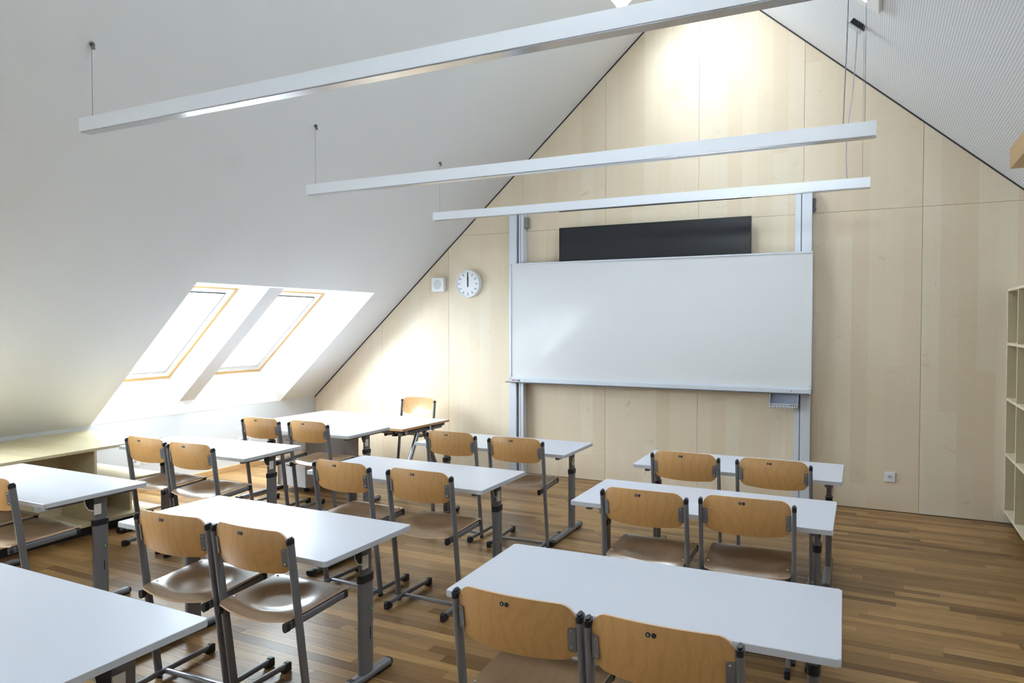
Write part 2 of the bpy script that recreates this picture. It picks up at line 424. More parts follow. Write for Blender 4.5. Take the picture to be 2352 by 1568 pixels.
tag(link('wall_right', bm, M_white), kind='structure')
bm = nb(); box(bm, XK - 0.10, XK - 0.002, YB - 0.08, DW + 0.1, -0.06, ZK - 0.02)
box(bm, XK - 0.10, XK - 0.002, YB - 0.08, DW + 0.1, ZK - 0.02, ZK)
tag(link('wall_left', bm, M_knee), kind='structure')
bm = nb(); box(bm, XK - 0.002, XK + 0.016, 4.25, DW - 0.002, 0.0, 0.06, bev=0.003)
tag(link('baseboard_left', bm, M_skirt), kind='structure')

def cells(bm, s, c, xlo, xhi, holes, up):
    """sloped ceiling slab with rectangular openings (x0,x1,y0,y1)"""
    xs = sorted({xlo, xhi, *[h[0] for h in holes], *[h[1] for h in holes]}); ys = sorted({YB, DW + 0.1, *[h[2] for h in holes], *[h[3] for h in holes]})
    for i in range(len(xs) - 1):
        for j in range(len(ys) - 1):
            xm, ym = (xs[i] + xs[i + 1]) / 2, (ys[j] + ys[j + 1]) / 2
            if any(h[0] < xm < h[1] and h[2] < ym < h[3] for h in holes): continue
            prism(bm, [(x, y, s * x + c) for x, y in ((xs[i], ys[j]), (xs[i + 1], ys[j]), (xs[i + 1], ys[j + 1]), (xs[i], ys[j + 1]))], (0, 0, up))
    bmesh.ops.remove_doubles(bm, verts=bm.verts, dist=0.0005)
    # drop the doubled inner walls between neighbouring cells
    seen = {}
    for f in list(bm.faces):
        key = tuple(sorted(v.index for v in f.verts)); seen.setdefault(key, []).append(f)
    bad = [f for fs in seen.values() if len(fs) > 1 for f in fs]
    if bad: bmesh.ops.delete(bm, geom=bad, context='FACES')
def cells2(bm, *a):
    cells(bm, *a)
XO = -5.122
H1 = (XK - 0.03, XO, 4.25, 6.67); H0 = (XK - 0.03, XO, 0.20, 2.62)
HR = (-2.198, -1.80, 5.5, 6.665)
bm = nb(); cells(bm, SL, CL, XK - 0.1, XA, [H1, H0, HR], 0.02)
tag(link('ceiling_left', bm, M_white), kind='structure')
# right slope: one skylight near the ridge, one unseen, added for fill light
HQ = (-0.50, -0.055, 4.6, 5.36); HB2 = (-0.60, -0.20, 1.6, 2.9)
bm = nb(); cells(bm, SR, CR, XA, XR + 0.05, [HQ, HB2], 0.02)
tag(link('ceiling_right', bm, M_perf), kind='structure')
# shadow-gap trims where the slopes meet the gable
for nm, s, c, xa, xb in (('trim_1', SL, CL, XK, XA), ('trim_2', SR, CR, XA, XR)):
    bm = nb(); prism(bm, [(xa, DW, s * xa + c), (xb, DW, s * xb + c), (xb, DW, s * xb + c - 0.016), (xa, DW, s * xa + c - 0.016)], (0, -0.006, 0))
    tag(link(nm, bm, M_trim), kind='structure')

# unseen wall added above the roof to block sun from the rear windows
bm = nb(); prism(bm, [(-11, -3.6, SL * -11 + CL + 0.5), (-3.2, -3.6, SL * -3.2 + CL + 0.5), (-3.2, -3.6, 4.6), (-11, -3.6, 4.6)], (0, -0.2, 0))
tag(link('wall_sun_blocker', bm, M_white), kind='structure')
# ---- deep roof-window recess on the left (two windows, a pier between them)
DEP = 0.29
def wp(x, y, d=DEP): return Vector((x, y, SL * x + CL + d * NL_))       # point on a plane parallel to the slope
def xz(z, d=DEP): return (z - CL - d * NL_) / SL
def recess(y0, y1, tagname, first):
    b0, b1 = y0 - 0.11, y1 - 0.33
    zb, zt = ZK, SL * XO + CL; zwb = SL * XK + CL + DEP * NL_; xwt = xz(zt)
    FL, FT = Vector((XK, y0, zb)), Vector((XO, y0, zt)); GL, GT = Vector((XK, y1, zb)), Vector((XO, y1, zt))
    WL, WT = Vector((XK, b0, zwb)), Vector((xwt, b0, zt)); VL, VT = Vector((XK, b1, zwb)), Vector((xwt, b1, zt))
    bm = nb()
    for q, d in (((FL, GL, VL, WL), (-0.02, 0, 0)), ((FT, GT, VT, WT), (0, 0, 0.02)), ((FL, FT, WT, WL), (0, -0.02, 0)), ((GL, GT, VT, VL), (0, 0.02, 0))):
        prism(bm, q, d)
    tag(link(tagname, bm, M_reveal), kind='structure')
    ya, yb = y0 + 0.97, y0 + 1.16; wa, wb = y0 + 0.85, y0 + 1.13
    za = SL * XK + CL + 0.1 * NL_; xa = xz(zt, 0.1)
    bm = nb()
    v = [bm.verts.new(p) for p in ((XK, ya, za), (XK, yb, za), (xa, yb, zt), (xa, ya, zt), (XK, wa, zwb), (XK, wb, zwb), (xwt, wb, zt), (xwt, wa, zt))]
    for i, f in enumerate(((0, 1, 2, 3), (4, 7, 6, 5), (0, 3, 7, 4), (1, 5, 6, 2), (3, 2, 6, 7), (0, 4, 5, 1))):
        bm.faces.new([v[k] for k in f])
    tag(link(tagname.replace('trim', 'trim'), bm, M_white), kind='structure').name = first
    return b0, wa, wb, b1, zwb, xwt, zt
def ring(bm, ya, yb, s0, s1, w, d0, d1, mi=0):
    """rectangular frame in the window plane: y from ya..yb, x from s0..s1 (slope), width w, between depths d0..d1"""
    wx = w / NL_
    for (a, b, c, e) in ((ya, ya + w, s0, s1), (yb - w, yb, s0, s1), (ya + w, yb - w, s0, s0 + wx), (ya + w, yb - w, s1 - wx, s1)):
        p = [wp(c, a, d0), wp(e, a, d0), wp(e, b, d0), wp(c, b, d0)]
        prism(bm, p, Vector((-SL, 0, 1)).normalized() * (d1 - d0))
NRM = Vector((-SL, 0, 1)).normalized()
def roof_window(name, ya, yb, x0, x1, label):
    wdw = empty(name, wp((x0 + x1) / 2, (ya + yb) / 2)); wdw['kind'] = 'structure'
    base = wdw.location.copy()
    def fin(nm, bm, mat):
        bmesh.ops.translate(bm, verts=bm.verts, vec=-base); return link(nm, bm, mat, wdw)
    bm = nb(); ring(bm, ya, yb, x0, x1, 0.022, DEP - 0.004, DEP + 0.10); fin('lining', bm, M_orange)
    bm = nb(); ring(bm, ya + 0.022, yb - 0.022, x0 + 0.0165, x1 - 0.0165, 0.042, DEP + 0.004, DEP + 0.10); fin('frame', bm, M_winwhite)
    bm = nb(); ring(bm, ya + 0.064, yb - 0.064, x0 + 0.047, x1 - 0.047, 0.036, DEP + 0.010, DEP + 0.09); fin('sash', bm, M_winwhite)
    bm = nb(); ring(bm, ya + 0.100, yb - 0.100, x0 + 0.073, x1 - 0.073, 0.007, DEP + 0.004, DEP + 0.05); fin('gasket', bm, M_seal)
    bm = nb(); q = [wp(x, y, DEP + 0.055) for x, y in ((x0 + 0.074, ya + 0.101), (x1 - 0.074, ya + 0.101), (x1 - 0.074, yb - 0.101), (x0 + 0.074, yb - 0.101))]
    prism(bm, q, NRM * 0.008); fin('pane', bm, M_glass)
cnt = [3]
for i, (h, nm) in enumerate(((H1, 'trim_3'), (H0, 'trim_5'))):
    b0, wa, wb, b1, zwb, xwt, zt = recess(h[2], h[3], nm, 'trim_%d' % (4 + 2 * i))
    roof_window('window_%d' % (1 + 2 * i), b0, wa, XK + 0.001, xwt, None)
    roof_window('window_%d' % (2 + 2 * i), wb, b1, XK + 0.001, xwt, None)
    c = wp((XK + xwt) / 2, (b0 + b1) / 2, DEP + 0.13)
    portal('window_portal', c, (0, 1, 0), (1, 0, SL), b1 - b0, (xwt - XK) * NL_)
# skylights cut straight through the slopes
def skylight(name, s, c, h, frame, side):
    x0, x1, y0, y1 = h; nl = math.hypot(1, s); n = Vector((-s, 0, 1)).normalized(); D = 0.16
    P0 = lambda x, y: Vector((x, y, s * x + c))
    w = empty(name, P0((x0 + x1) / 2, (y0 + y1) / 2)); w['kind'] = 'structure'; base = w.location.copy()
    def fin(nm, bm, mat):
        bmesh.ops.translate(bm, verts=bm.verts, vec=-base); return link(nm, bm, mat, w)
    bm = nb()
    for a, b, cc, e in ((x0 - 0.01, x1 + 0.01, y0 - 0.02, y0), (x0 - 0.01, x1 + 0.01, y1, y1 + 0.02), (x0 - 0.02, x0, y0, y1), (x1, x1 + 0.02, y0, y1)):
        prism(bm, [P0(a, cc) + n * 0.021, P0(b, cc) + n * 0.021, P0(b, e) + n * 0.021, P0(a, e) + n * 0.021], n * D)
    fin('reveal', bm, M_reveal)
    if frame:
        bm = nb(); f = 0.07 if name == 'window_6' else 0.028
        for a, b, cc, e in ((x0 - f, x1 + f, y0 - f, y0), (x0 - f, x1 + f, y1, y1 + f), (x0 - f, x0, y0, y1), (x1, x1 + f, y0, y1)):
            prism(bm, [P0(a, cc), P0(b, cc), P0(b, e), P0(a, e)], -n * 0.03)
        fin('frame', bm, M_plast)
    bm = nb(); prism(bm, [P0(x0, y0) + n * (D - 0.03), P0(x1, y0) + n * (D - 0.03), P0(x1, y1) + n * (D - 0.03), P0(x0, y1) + n * (D - 0.03)], n * 0.008); fin('pane', bm, M_glass)
    portal('skylight_portal', P0((x0 + x1) / 2, (y0 + y1) / 2) + n * (D + 0.05), (0, 1, 0), (1, 0, s), y1 - y0, (x1 - x0) * nl)
skylight('window_5', SL, CL, HR, False, -1)
skylight('window_6', SR, CR, HQ, True, 1)
skylight('window_7', SR, CR, HB2, True, 1)

# wooden purlin beam low on the right slope
bm = nb(); xb0, zb0 = 0.884, 2.847
prism(bm, [(xb0, 6.515, zb0), (xb0, 6.515, SR * xb0 + CR), (SR and (CR - zb0) / -SR, 6.515, zb0)], (0, -4.5, 0))
tag(link('ceiling_beam', bm, M_oakbeam), 'oak beam end under the sloping perforated ceiling above the bookshelf', 'beam')

# ------------------------------------------------------------------ whiteboard system
wb = empty('whiteboard', (-2.07, 7.29, 0.0), 0, 'wide white sliding board on two aluminium wall posts', 'whiteboard')
def wpart(nm, bm, mats, par=wb, **k):
    bmesh.ops.translate(bm, verts=bm.verts, vec=(2.07, -7.29, 0)); return part(nm, bm, mats, par, **k)
for x0, x1, gx in ((-3.652, -3.488, (-3.562, -3.550)), (-0.676, -0.530, (-0.629, -0.622))):
    bm = nb()
    left = x0 < -2
    if left:
        box(bm, x0, -3.565, 7.175, 7.29, 0, 2.965, bev=0.002); box(bm, -3.565, -3.545, 7.215, 7.29, 0, 2.965, mi=1); box(bm, -3.545, x1, 7.195, 7.29, 0, 2.965)
        box(bm, -3.5245, -3.521, 7.1935, 7.196, 0, 2.965, mi=1)
    else:
        box(bm, -0.617, x1, 7.175, 7.29, 0, 2.965, bev=0.002); box(bm, -0.626, -0.617, 7.20, 7.29, 0, 2.965, mi=1); box(bm, x0, -0.626, 7.19, 7.29, 0, 2.965)
    wpart('post', bm, [M_alu, M_alug])
bx0, bx1, by, bz0, bz1 = -3.618, -0.517, 7.13, 1.10, 2.352
bm = nb(); box(bm, bx0 + 0.012, bx1 - 0.012, by + 0.004, by + 0.03, bz0, bz1 - 0.01); wpart('board_panel', bm, M_board)
bm = nb()
box(bm, bx0, bx1, by - 0.004, by + 0.036, bz1 - 0.016, bz1, bev=0.003); box(bm, bx0, bx0 + 0.014, by - 0.004, by + 0.036, bz0, bz1 - 0.016); box(bm, bx1 - 0.014, bx1, by - 0.004, by + 0.036, bz0, bz1 - 0.016)
box(bm, bx0, bx1, by - 0.004, by + 0.036, bz0 - 0.012, bz0); wpart('frame', bm, M_alu)
for cx, cz in ((bx0, bz1), (bx1, bz1), (bx0, bz0), (bx1, bz0)):
    bm = nb(); s = 0.02; dx = s if cx < -2 else -s; dz = -s if cz > 2 else s
    box(bm, min(cx, cx + dx) - 0.002, max(cx, cx + dx) + 0.002, by - 0.008, by + 0.03, min(cz, cz + dz), max(cz, cz + dz) + 0.002, bev=0.004); wpart('corner_cap', bm, M_alug if cx < -2 and 0 else M_grille)
bm = nb(); box(bm, bx0, bx1, by - 0.030, by + 0.03, 1.046, 1.088, bev=0.004); box(bm, bx0 - 0.045, bx1 - 0.02, by - 0.034, by + 0.02, 1.038, 1.046, mi=1)
tray = wpart('tray', bm, [M_alu, M_alug])
for cx, sg in ((bx0, 1), (bx1, -1)):
    bm = nb(); a, b = sorted((cx, cx + sg * 0.028)); box(bm, a - 0.001, b, by - 0.033, by + 0.03, 1.045, 1.092, bev=0.003); wpart('tray_end_cap', bm, M_grille, tray)
for cx in (-3.43, -0.69):
    bm = nb(); disc(bm, (cx, by - 0.030, 1.068), (0, -1, 0), 0.006, 0.003, 12); wpart('screw', bm, M_steel, tray)
bm = nb(); box(bm, -3.587, -3.470, by - 0.0325, by - 0.030, 1.050, 1.083); badge = wpart('maker_badge', bm, M_plast, tray)
bm = nb(); box(bm, -3.580, -3.550, by - 0.0335, by - 0.0325, 1.057, 1.075); wpart('logo_block', bm, M_logor, tray)
bm = nb(); box(bm, -3.5125, -3.479, by - 0.0335, by - 0.0325, 1.055, 1.075); wpart('logo_block', bm, M_logob, tray)
bm = nb()
for q in range(3): box(bm, -3.546 + q * 0.011, -3.540 + q * 0.011, by - 0.0335, by - 0.0325, 1.060 if q != 1 else 1.057, 1.075)
wpart('logo_letters', bm, M_logob, tray)
for q in range(3):
    bm = nb(); box(bm, -3.508 + q * 0.0095, -3.5035 + q * 0.0095, by - 0.034, by - 0.0333, 1.064, 1.067); wpart('logo_letters', bm, M_plast, tray)
bm = nb(); box(bm, -3.487, -3.450, 7.22, 7.285, 2.745, 2.865, bev=0.004); wpart('cable_box', bm, simple('olive_box', (0.25, 0.26, 0.20), 0.5))
bm = nb(); box(bm, -0.528, -0.508, 7.235, 7.285, 2.73, 2.85, bev=0.003); disc(bm, (-0.505, 7.24, 2.83), (0, -1, 0), 0.008, 0.01, 10); disc(bm, (-0.505, 7.24, 2.75), (0, -1, 0), 0.008, 0.01, 10); wpart('wall_bracket', bm, M_alug)
# comb-shaped pen basket hung under the tray
pb = empty('pen_basket', (-0.75, 7.10, 0.93), 0, 'small blue grey plastic basket with comb front hanging under the board tray', 'basket')
bm = nb(); X0, X1 = -0.125, 0.125
box(bm, X0, X1, 0.06, 0.066, -0.01, 0.106); box(bm, X0, X1, -0.035, 0.06, -0.016, -0.010)
for x in (X0, X1 - 0.005): prism(bm, [(x, 0.066, 0.106), (x, 0.0, 0.106), (x, -0.012, 0.07), (x, -0.035, 0.02), (x, -0.035, -0.016), (x, 0.066, -0.016)], (0.005, 0, 0))
part('basket_shell', bm, M_basket, pb)
bm = nb()
for q in range(13):
    x = X0 + 0.004 + q * 0.0195; box(bm, x, x + 0.005, -0.045, -0.038, -0.026, 0.018); box(bm, x, x + 0.005, -0.045, 0.02, -0.03, -0.024)
box(bm, X0, X1, -0.046, -0.041, 0.014, 0.019); box(bm, X0, X1, -0.046, -0.041, -0.008, -0.003)
part('comb', bm, M_plast, pb)
bm = nb(); box(bm, 0.045, 0.115, 0.0, 0.055, -0.010, 0.012, bev=0.004); part('eraser_stub', bm, M_dim, pb)

# TV behind the board
tv = empty('television', (-2.066, 7.29, 1.6), 0, 'flat black television mounted behind the white board', 'television')
bm = nb(); box(bm, -0.995, 0.995, -0.09, -0.045, 0.0, 1.12, bev=0.006); part('housing', bm, M_bezel, tv)
bm = nb(); box(bm, -0.972, 0.972, -0.0925, -0.0895, 0.03, 1.098); part('screen', bm, M_screen, tv)
bm = nb(); box(bm, -0.3, 0.3, -0.05, 0.0, 0.35, 0.75); part('wall_mount', bm, M_black, tv)

# wall clock at twelve o'clock
ck = empty('wall_clock', (-4.225, 7.29, 2.149), 0, 'round white wall clock with black hands at twelve', 'clock')
bm = nb(); disc(bm, (0, 0, 0), (0, -1, 0), 0.155, 0.048, 48); disc(bm, (0, -0.0, 0), (0, -1, 0), 0.160, 0.040, 48); part('case', bm, M_plast, ck)
bm = nb(); disc(bm, (0, -0.048, 0), (0, -1, 0), 0.146, 0.001, 48); part('dial', bm, M_dial, ck)
bm = nb()
n = 48
for a0 in range(n):
    t0, t1 = 2 * math.pi * a0 / n, 2 * math.pi * (a0 + 1) / n
    ri, ro = 0.147, 0.157
    q = [(math.sin(t) * r, -0.045, math.cos(t) * r) for t, r in ((t0, ri), (t1, ri), (t1, ro), (t0, ro))]
    prism(bm, q, (0, -0.012, 0))
part('rim', bm, M_plast, ck)
for a0 in range(12):
    bm = nb(); box(bm, -0.0035, 0.0035, -0.0502, -0.0488, 0.102, 0.132)
    bmesh.ops.rotate(bm, verts=bm.verts, cent=(0, 0, 0), matrix=Matrix.Rotation(a0 * math.pi / 6, 3, 'Y')); part('hour_mark', bm, M_ink, ck)
bm = nb()
for a0 in range(60):
    if a0 % 5 == 0: continue
    t = a0 * math.pi / 30; c = Vector((math.sin(t) * 0.136, -0.0492, math.cos(t) * 0.136))
    b2 = nb(); box(b2, -0.0009, 0.0009, -0.0498, -0.0488, 0.131, 0.1385); bmesh.ops.rotate(b2, verts=b2.verts, cent=(0, 0, 0), matrix=Matrix.Rotation(t, 3, 'Y'))
    me = bpy.data.meshes.new('tmp'); b2.to_mesh(me); b2.free(); bm.from_mesh(me); bpy.data.meshes.remove(me)
part('minute_marks', bm, simple('grey_print', (0.3, 0.3, 0.35), 0.6), ck)['kind'] = 'stuff'
bm = nb(); box(bm, -0.0065, 0.0065, -0.0535, -0.051, -0.034, 0.088, bev=0.002); part('hour_hand', bm, M_ink, ck)
bm = nb(); box(bm, -0.0045, 0.0045, -0.0565, -0.054, -0.036, 0.132, bev=0.001); part('minute_hand', bm, M_ink, ck)
bm = nb(); disc(bm, (0.001, -0.057, 0.062), (0, -1, 0), 0.009, 0.001, 16); box(bm, -0.001, 0.0015, -0.058, -0.057, -0.03, 0.10); part('second_hand', bm, M_ink, ck)
# square loudspeaker
sp = empty('wall_speaker', (-4.632, 7.29, 2.149), 0, 'small square white loudspeaker box beside the round clock', 'speaker')
bm = nb(); box(bm, -0.085, 0.085, -0.065, 0, -0.083, 0.083, bev=0.006); part('cabinet', bm, M_plast, sp)
bm = nb(); disc(bm, (0, -0.065, 0), (0, -1, 0), 0.055, 0.0015, 32); part('grille', bm, M_grille, sp)
bm = nb(); disc(bm, (0.085, -0.03, 0.0), (1, 0, 0), 0.004, 0.002, 10); part('screw', bm, M_wire, sp)
# sockets
def socket(name, loc, rz, n, label, size=0.088):
    s = empty(name, loc, rz, label, 'socket')
    w = size * n
    bm = nb(); box(bm, -w / 2, w / 2, -0.010, 0, -size / 2, size / 2, bev=0.004); part('cover_plate', bm, M_plast, s)
    for i in range(n):
        cx = -w / 2 + size * (i + 0.5)
        bm = nb()
        for k in range(24):
            t0, t1 = 2 * math.pi * k / 24, 2 * math.pi * (k + 1) / 24
            prism(bm, [(cx + math.cos(t) * r, -0.0105, math.sin(t) * r) for t, r in ((t0, 0.0205), (t1, 0.0205), (t1, 0.026), (t0, 0.026))], (0, -0.004, 0))
        part('socket_rim', bm, M_plast, s)
        bm = nb(); disc(bm, (cx, -0.010, 0), (0, -1, 0), 0.0200, 0.0012, 24); part('socket_well', bm, M_grille, s)
        bm = nb()
        for sx in (-0.0095, 0.0095): disc(bm, (cx + sx, -0.0112, 0), (0, -1, 0), 0.0045, 0.0008, 10)
        part('contact_hole', bm, M_dim, s)
    return s
socket('power_socket', (0.132, 7.29, 0.313), 0, 1, 'single white power socket low on the wooden end wall')
socket('power_socket', (-6.595, 4.74, 0.31), math.pi / 2, 2, 'double white socket on the left knee wall beside the wooden bench')
socket('power_socket', (-6.595, 6.10, 0.33), math.pi / 2, 2, 'double white socket on the left knee wall behind the teacher desk pedestal')

# ------------------------------------------------------------------ pendant lamps
def pendant(y, x0, x1, zb, zt, label, lw, rw, cable, box_at=None, clips=()):
    e = empty('pendant_lamp', ((x0 + x1) / 2, y, zb), 0, label, 'lamp', 'long pendant bar lamps')
    cx = (x0 + x1) / 2; hl = (x1 - x0) / 2; H = zt - zb; Wd = 0.066
    bm = nb(); box(bm, -hl, hl, 0, Wd, 0.004, H, bev=0.0015); part('housing', bm, M_lampbody, e)
    bm = nb(); box(bm, -hl + 0.004, hl - 0.004, 0.004, Wd - 0.004, -0.001, 0.0035); part('diffuser', bm, M_diff, e)
    for s in (-1, 1):
        bm = nb(); box(bm, min(s * hl, s * hl + s * 0.004), max(s * hl, s * hl + s * 0.004), 0, Wd, 0.002, H + 0.001); part('end_cap', bm, M_lampbody, e)
    for wx in (lw, rw):
        zc = (SL * wx + CL) if wx < XA else (SR * wx + CR)
        bm = nb(); path_tube(bm, [(wx - cx, Wd / 2, H), (wx - cx, Wd / 2, zc - zb)], 0.0016 if y < 5 else 0.0013); wire = part('suspension_wire', bm, M_wire, e)
        bm = nb(); disc(bm, (wx - cx, Wd / 2, H), (0, 0, 1), 0.007, 0.008, 10, r2=0.003); part('wire_clip', bm, M_wire, e)
        n = Vector((-SL, 0, 1)) if wx < XA else Vector((-SR, 0, 1)); n.normalize()
        bm = nb(); p = Vector((wx - cx, Wd / 2, zc - zb)); disc(bm, p - n * 0.001, -n, 0.013, 0.014, 14); disc(bm, p - n * 0.014 + Vector((0, 0, -0.004)), (0.5, 0, -1), 0.009, 0.02, 10); part('ceiling_anchor', bm, M_wire, e)
    for wx in clips:
        bm = nb(); disc(bm, (wx - cx, Wd / 2, H), (0, 0, 1), 0.005, 0.006, 8); part('wire_clip', bm, M_wire, e)
    if cable:
        bm = nb(); path_tube(bm, [(a - cx, Wd / 2, b - zb) for a, b in cable], 0.0032, 8); part('power_cable', bm, M_cable, e)
    if box_at:
        ax, = box_at; az = SR * ax + CR; n = Vector((-SR, 0, 1)).normalized(); t = Vector((1, 0, SR)).normalized()
        bm = nb(); c = Vector((ax - cx, Wd / 2, az - zb))
        for off, th, ln, m in ((0.0, 0.045, 0.09, 0),):
            p = [c - t * ln / 2 + Vector((0, -0.035, 0)), c + t * ln / 2 + Vector((0, -0.035, 0)), c + t * ln / 2 + Vector((0, 0.035, 0)), c - t * ln / 2 + Vector((0, 0.035, 0))]
            prism(bm, p, -n * 0.038)
        part('junction_box', bm, M_black, e)
        bm = nb(); p = [q - n * 0.0385 for q in (c - t * 0.055 + Vector((0, -0.04, 0)), c + t * 0.055 + Vector((0, -0.04, 0)), c + t * 0.055 + Vector((0, 0.04, 0)), c - t * 0.055 + Vector((0, 0.04, 0)))]
        prism(bm, p, -n * 0.010); part('box_cover', bm, M_grille, e)
    return e
pendant(2.465, -3.878, -0.01, 2.735, 2.811, 'nearest of the three long white pendant bars, highest in the picture', -3.811, -0.09, [(-0.18, 2.81), (-0.2, 3.3), (-0.16, 3.92)], (-0.16,))
pendant(4.228, -3.889, -0.011, 2.672, 2.752 + 0.0, 'middle one of the three long white pendant bars', -3.825, -0.062, [(-0.166, 2.75), (-0.162, 2.9), (-0.152, 3.2), (-0.147, 3.45), (-0.143, 3.7), (-0.15, 3.91)], (-0.15,), (-2.569, -1.318))
pendant(5.905, -3.832, -0.048, 2.686, 2.764, 'farthest long white pendant bar, hanging in front of the wall board', -3.775, -0.098, [(-0.201, 2.762), (-0.208, 2.9), (-0.208, 3.02), (-0.197, 3.17), (-0.17, 3.4), (-0.156, 3.6), (-0.146, 3.80), (-0.143, 3.87)], (-0.135,))

# ------------------------------------------------------------------ wooden bench shelving along the left wall
bs = empty('low_bench_shelf', (-6.06, 2.2, 0), 0, 'long low birch shelf bench under the left sloping ceiling', 'shelf')
def bpart(nm, bm, mats, par=bs):
    bmesh.ops.translate(bm, verts=bm.verts, vec=(6.06, -2.2, 0)); return part(nm, bm, mats, par)
FX = -5.558
bm = nb(); box(bm, XK - 0.01, FX, -2.9, 3.40, 0.676, 0.698, bev=0.001); bpart('worktop', bm, M_birch)
bm = nb(); box(bm, XK - 0.01, FX, 3.403, 4.22, 0.676, 0.698, bev=0.001); bpart('worktop', bm, M_birch)
bm = nb(); box(bm, -6.50, FX, 3.64, 4.22, 0.376, 0.396, bev=0.001); bpart('middle_shelf', bm, M_birch)
bm = nb(); box(bm, XK + 0.02, FX, -2.9, 4.22, 0.082, 0.104, bev=0.001); bpart('bottom_shelf', bm, M_birch)
bm = nb(); box(bm, XK + 0.04, FX - 0.06, -2.9, 4.18, 0.0, 0.082); bpart('plinth', bm, M_black)
bm = nb(); box(bm, -6.48, FX - 0.004, 3.615, 3.637, 0.104, 0.676); bpart('divider', bm, M_birch)
bm = nb(); box(bm, -6.45, FX - 0.10, 3.985, 4.005, 0.104, 0.376); bpart('divider', bm, M_birch)
for yy in (2.3, 1.1, -0.2):
    bm = nb(); box(bm, -6.0, FX - 0.02, yy, yy + 0.022, 0.104, 0.676); bpart('divider', bm, M_birch)
bm = nb(); box(bm, -6.02, -6.0, -2.9, 3.615, 0.104, 0.676); bpart('back_panel', bm, M_birch)
sk = socket('power_socket', (-6.0, 3.48, 0.215), math.pi / 2, 2, 'double white socket in the back panel of the birch bench under the worktop')

# ------------------------------------------------------------------ bookshelf on the right
bk = empty('bookshelf', (1.19, 6.3, 0), 0, 'tall open birch bookshelf grid against the right wall', 'bookshelf')
def kpart(nm, bm, mats): 
    bmesh.ops.translate(bm, verts=bm.verts, vec=(-1.19, -6.3, 0)); return part(nm, bm, mats, bk)
kx0, kx1 = 0.992, 1.385; ys = [DW - 0.012 - 0.487 * i for i in range(7)]; y0 = ys[-1]; T = 0.021
zs = [0.097, 0.590, 1.055, 1.520, 1.982]
for i, z in enumerate(zs):
    for j in range(6):
        bm = nb(); box(bm, kx0, kx1, ys[j + 1] + T / 2, ys[j] - T / 2, z - (T * 0.5 if 0 < i < 4 else (0 if i == 0 else T)), z + (T * 0.5 if 0 < i < 4 else (T if i == 0 else 0))); kpart('shelf_board', bm, [M_shelfw])
for yv in ys:
    bm = nb(); box(bm, kx0, kx1, yv - T / 2 + 0.0005, yv + T / 2 - 0.0005, zs[0], zs[-1]); kpart('upright_board', bm, M_shelfshade)
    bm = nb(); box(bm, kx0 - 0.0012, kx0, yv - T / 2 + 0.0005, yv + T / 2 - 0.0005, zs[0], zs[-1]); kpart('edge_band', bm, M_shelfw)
bm = nb(); box(bm, kx1, kx1 + 0.008, y0, ys[0], zs[0], zs[-1]); kpart('back_panel', bm, M_shelfshade)
bm = nb(); box(bm, kx0 + 0.12, kx1, y0 + 0.02, ys[0] - 0.0, 0.0, zs[0]); kpart('plinth', bm, M_black)

# ------------------------------------------------------------------ school chair (origin under the tops of the uprights)
def frange(a, b, n): return [a + (b - a) * i / (n - 1) for i in range(n)]
def shell(bm, rows, th_dir, th, close=True):
    """rows[i][j] grid of points -> thin shell, rim faces get material 1"""
    nI, nJ = len(rows), len(rows[0])
    A = [[bm.verts.new(p) for p in r] for r in rows]; B = [[bm.verts.new(Vector(p) + Vector(th_dir(i, j)) * th) for j, p in enumerate(r)] for i, r in enumerate(rows)]
    for i in range(nI - 1):
        for j in range(nJ - 1):
            bm.faces.new((A[i][j], A[i + 1][j], A[i + 1][j + 1], A[i][j + 1])); bm.faces.new((B[i][j], B[i][j + 1], B[i + 1][j + 1], B[i + 1][j]))
    def rim(a, b, c, d): bm.faces.new((a, b, c, d)).material_index = 1
    for j in range(nJ - 1): rim(A[0][j], A[0][j + 1], B[0][j + 1], B[0][j]); rim(A[-1][j], B[-1][j], B[-1][j + 1], A[-1][j + 1])
    for i in range(nI - 1): rim(A[i][0], B[i][0], B[i + 1][0], A[i + 1][0]); rim(A[i][-1], A[i + 1][-1], B[i + 1][-1], B[i][-1])
def upright_y(z): return 0.105 * (1 - z / 0.80)
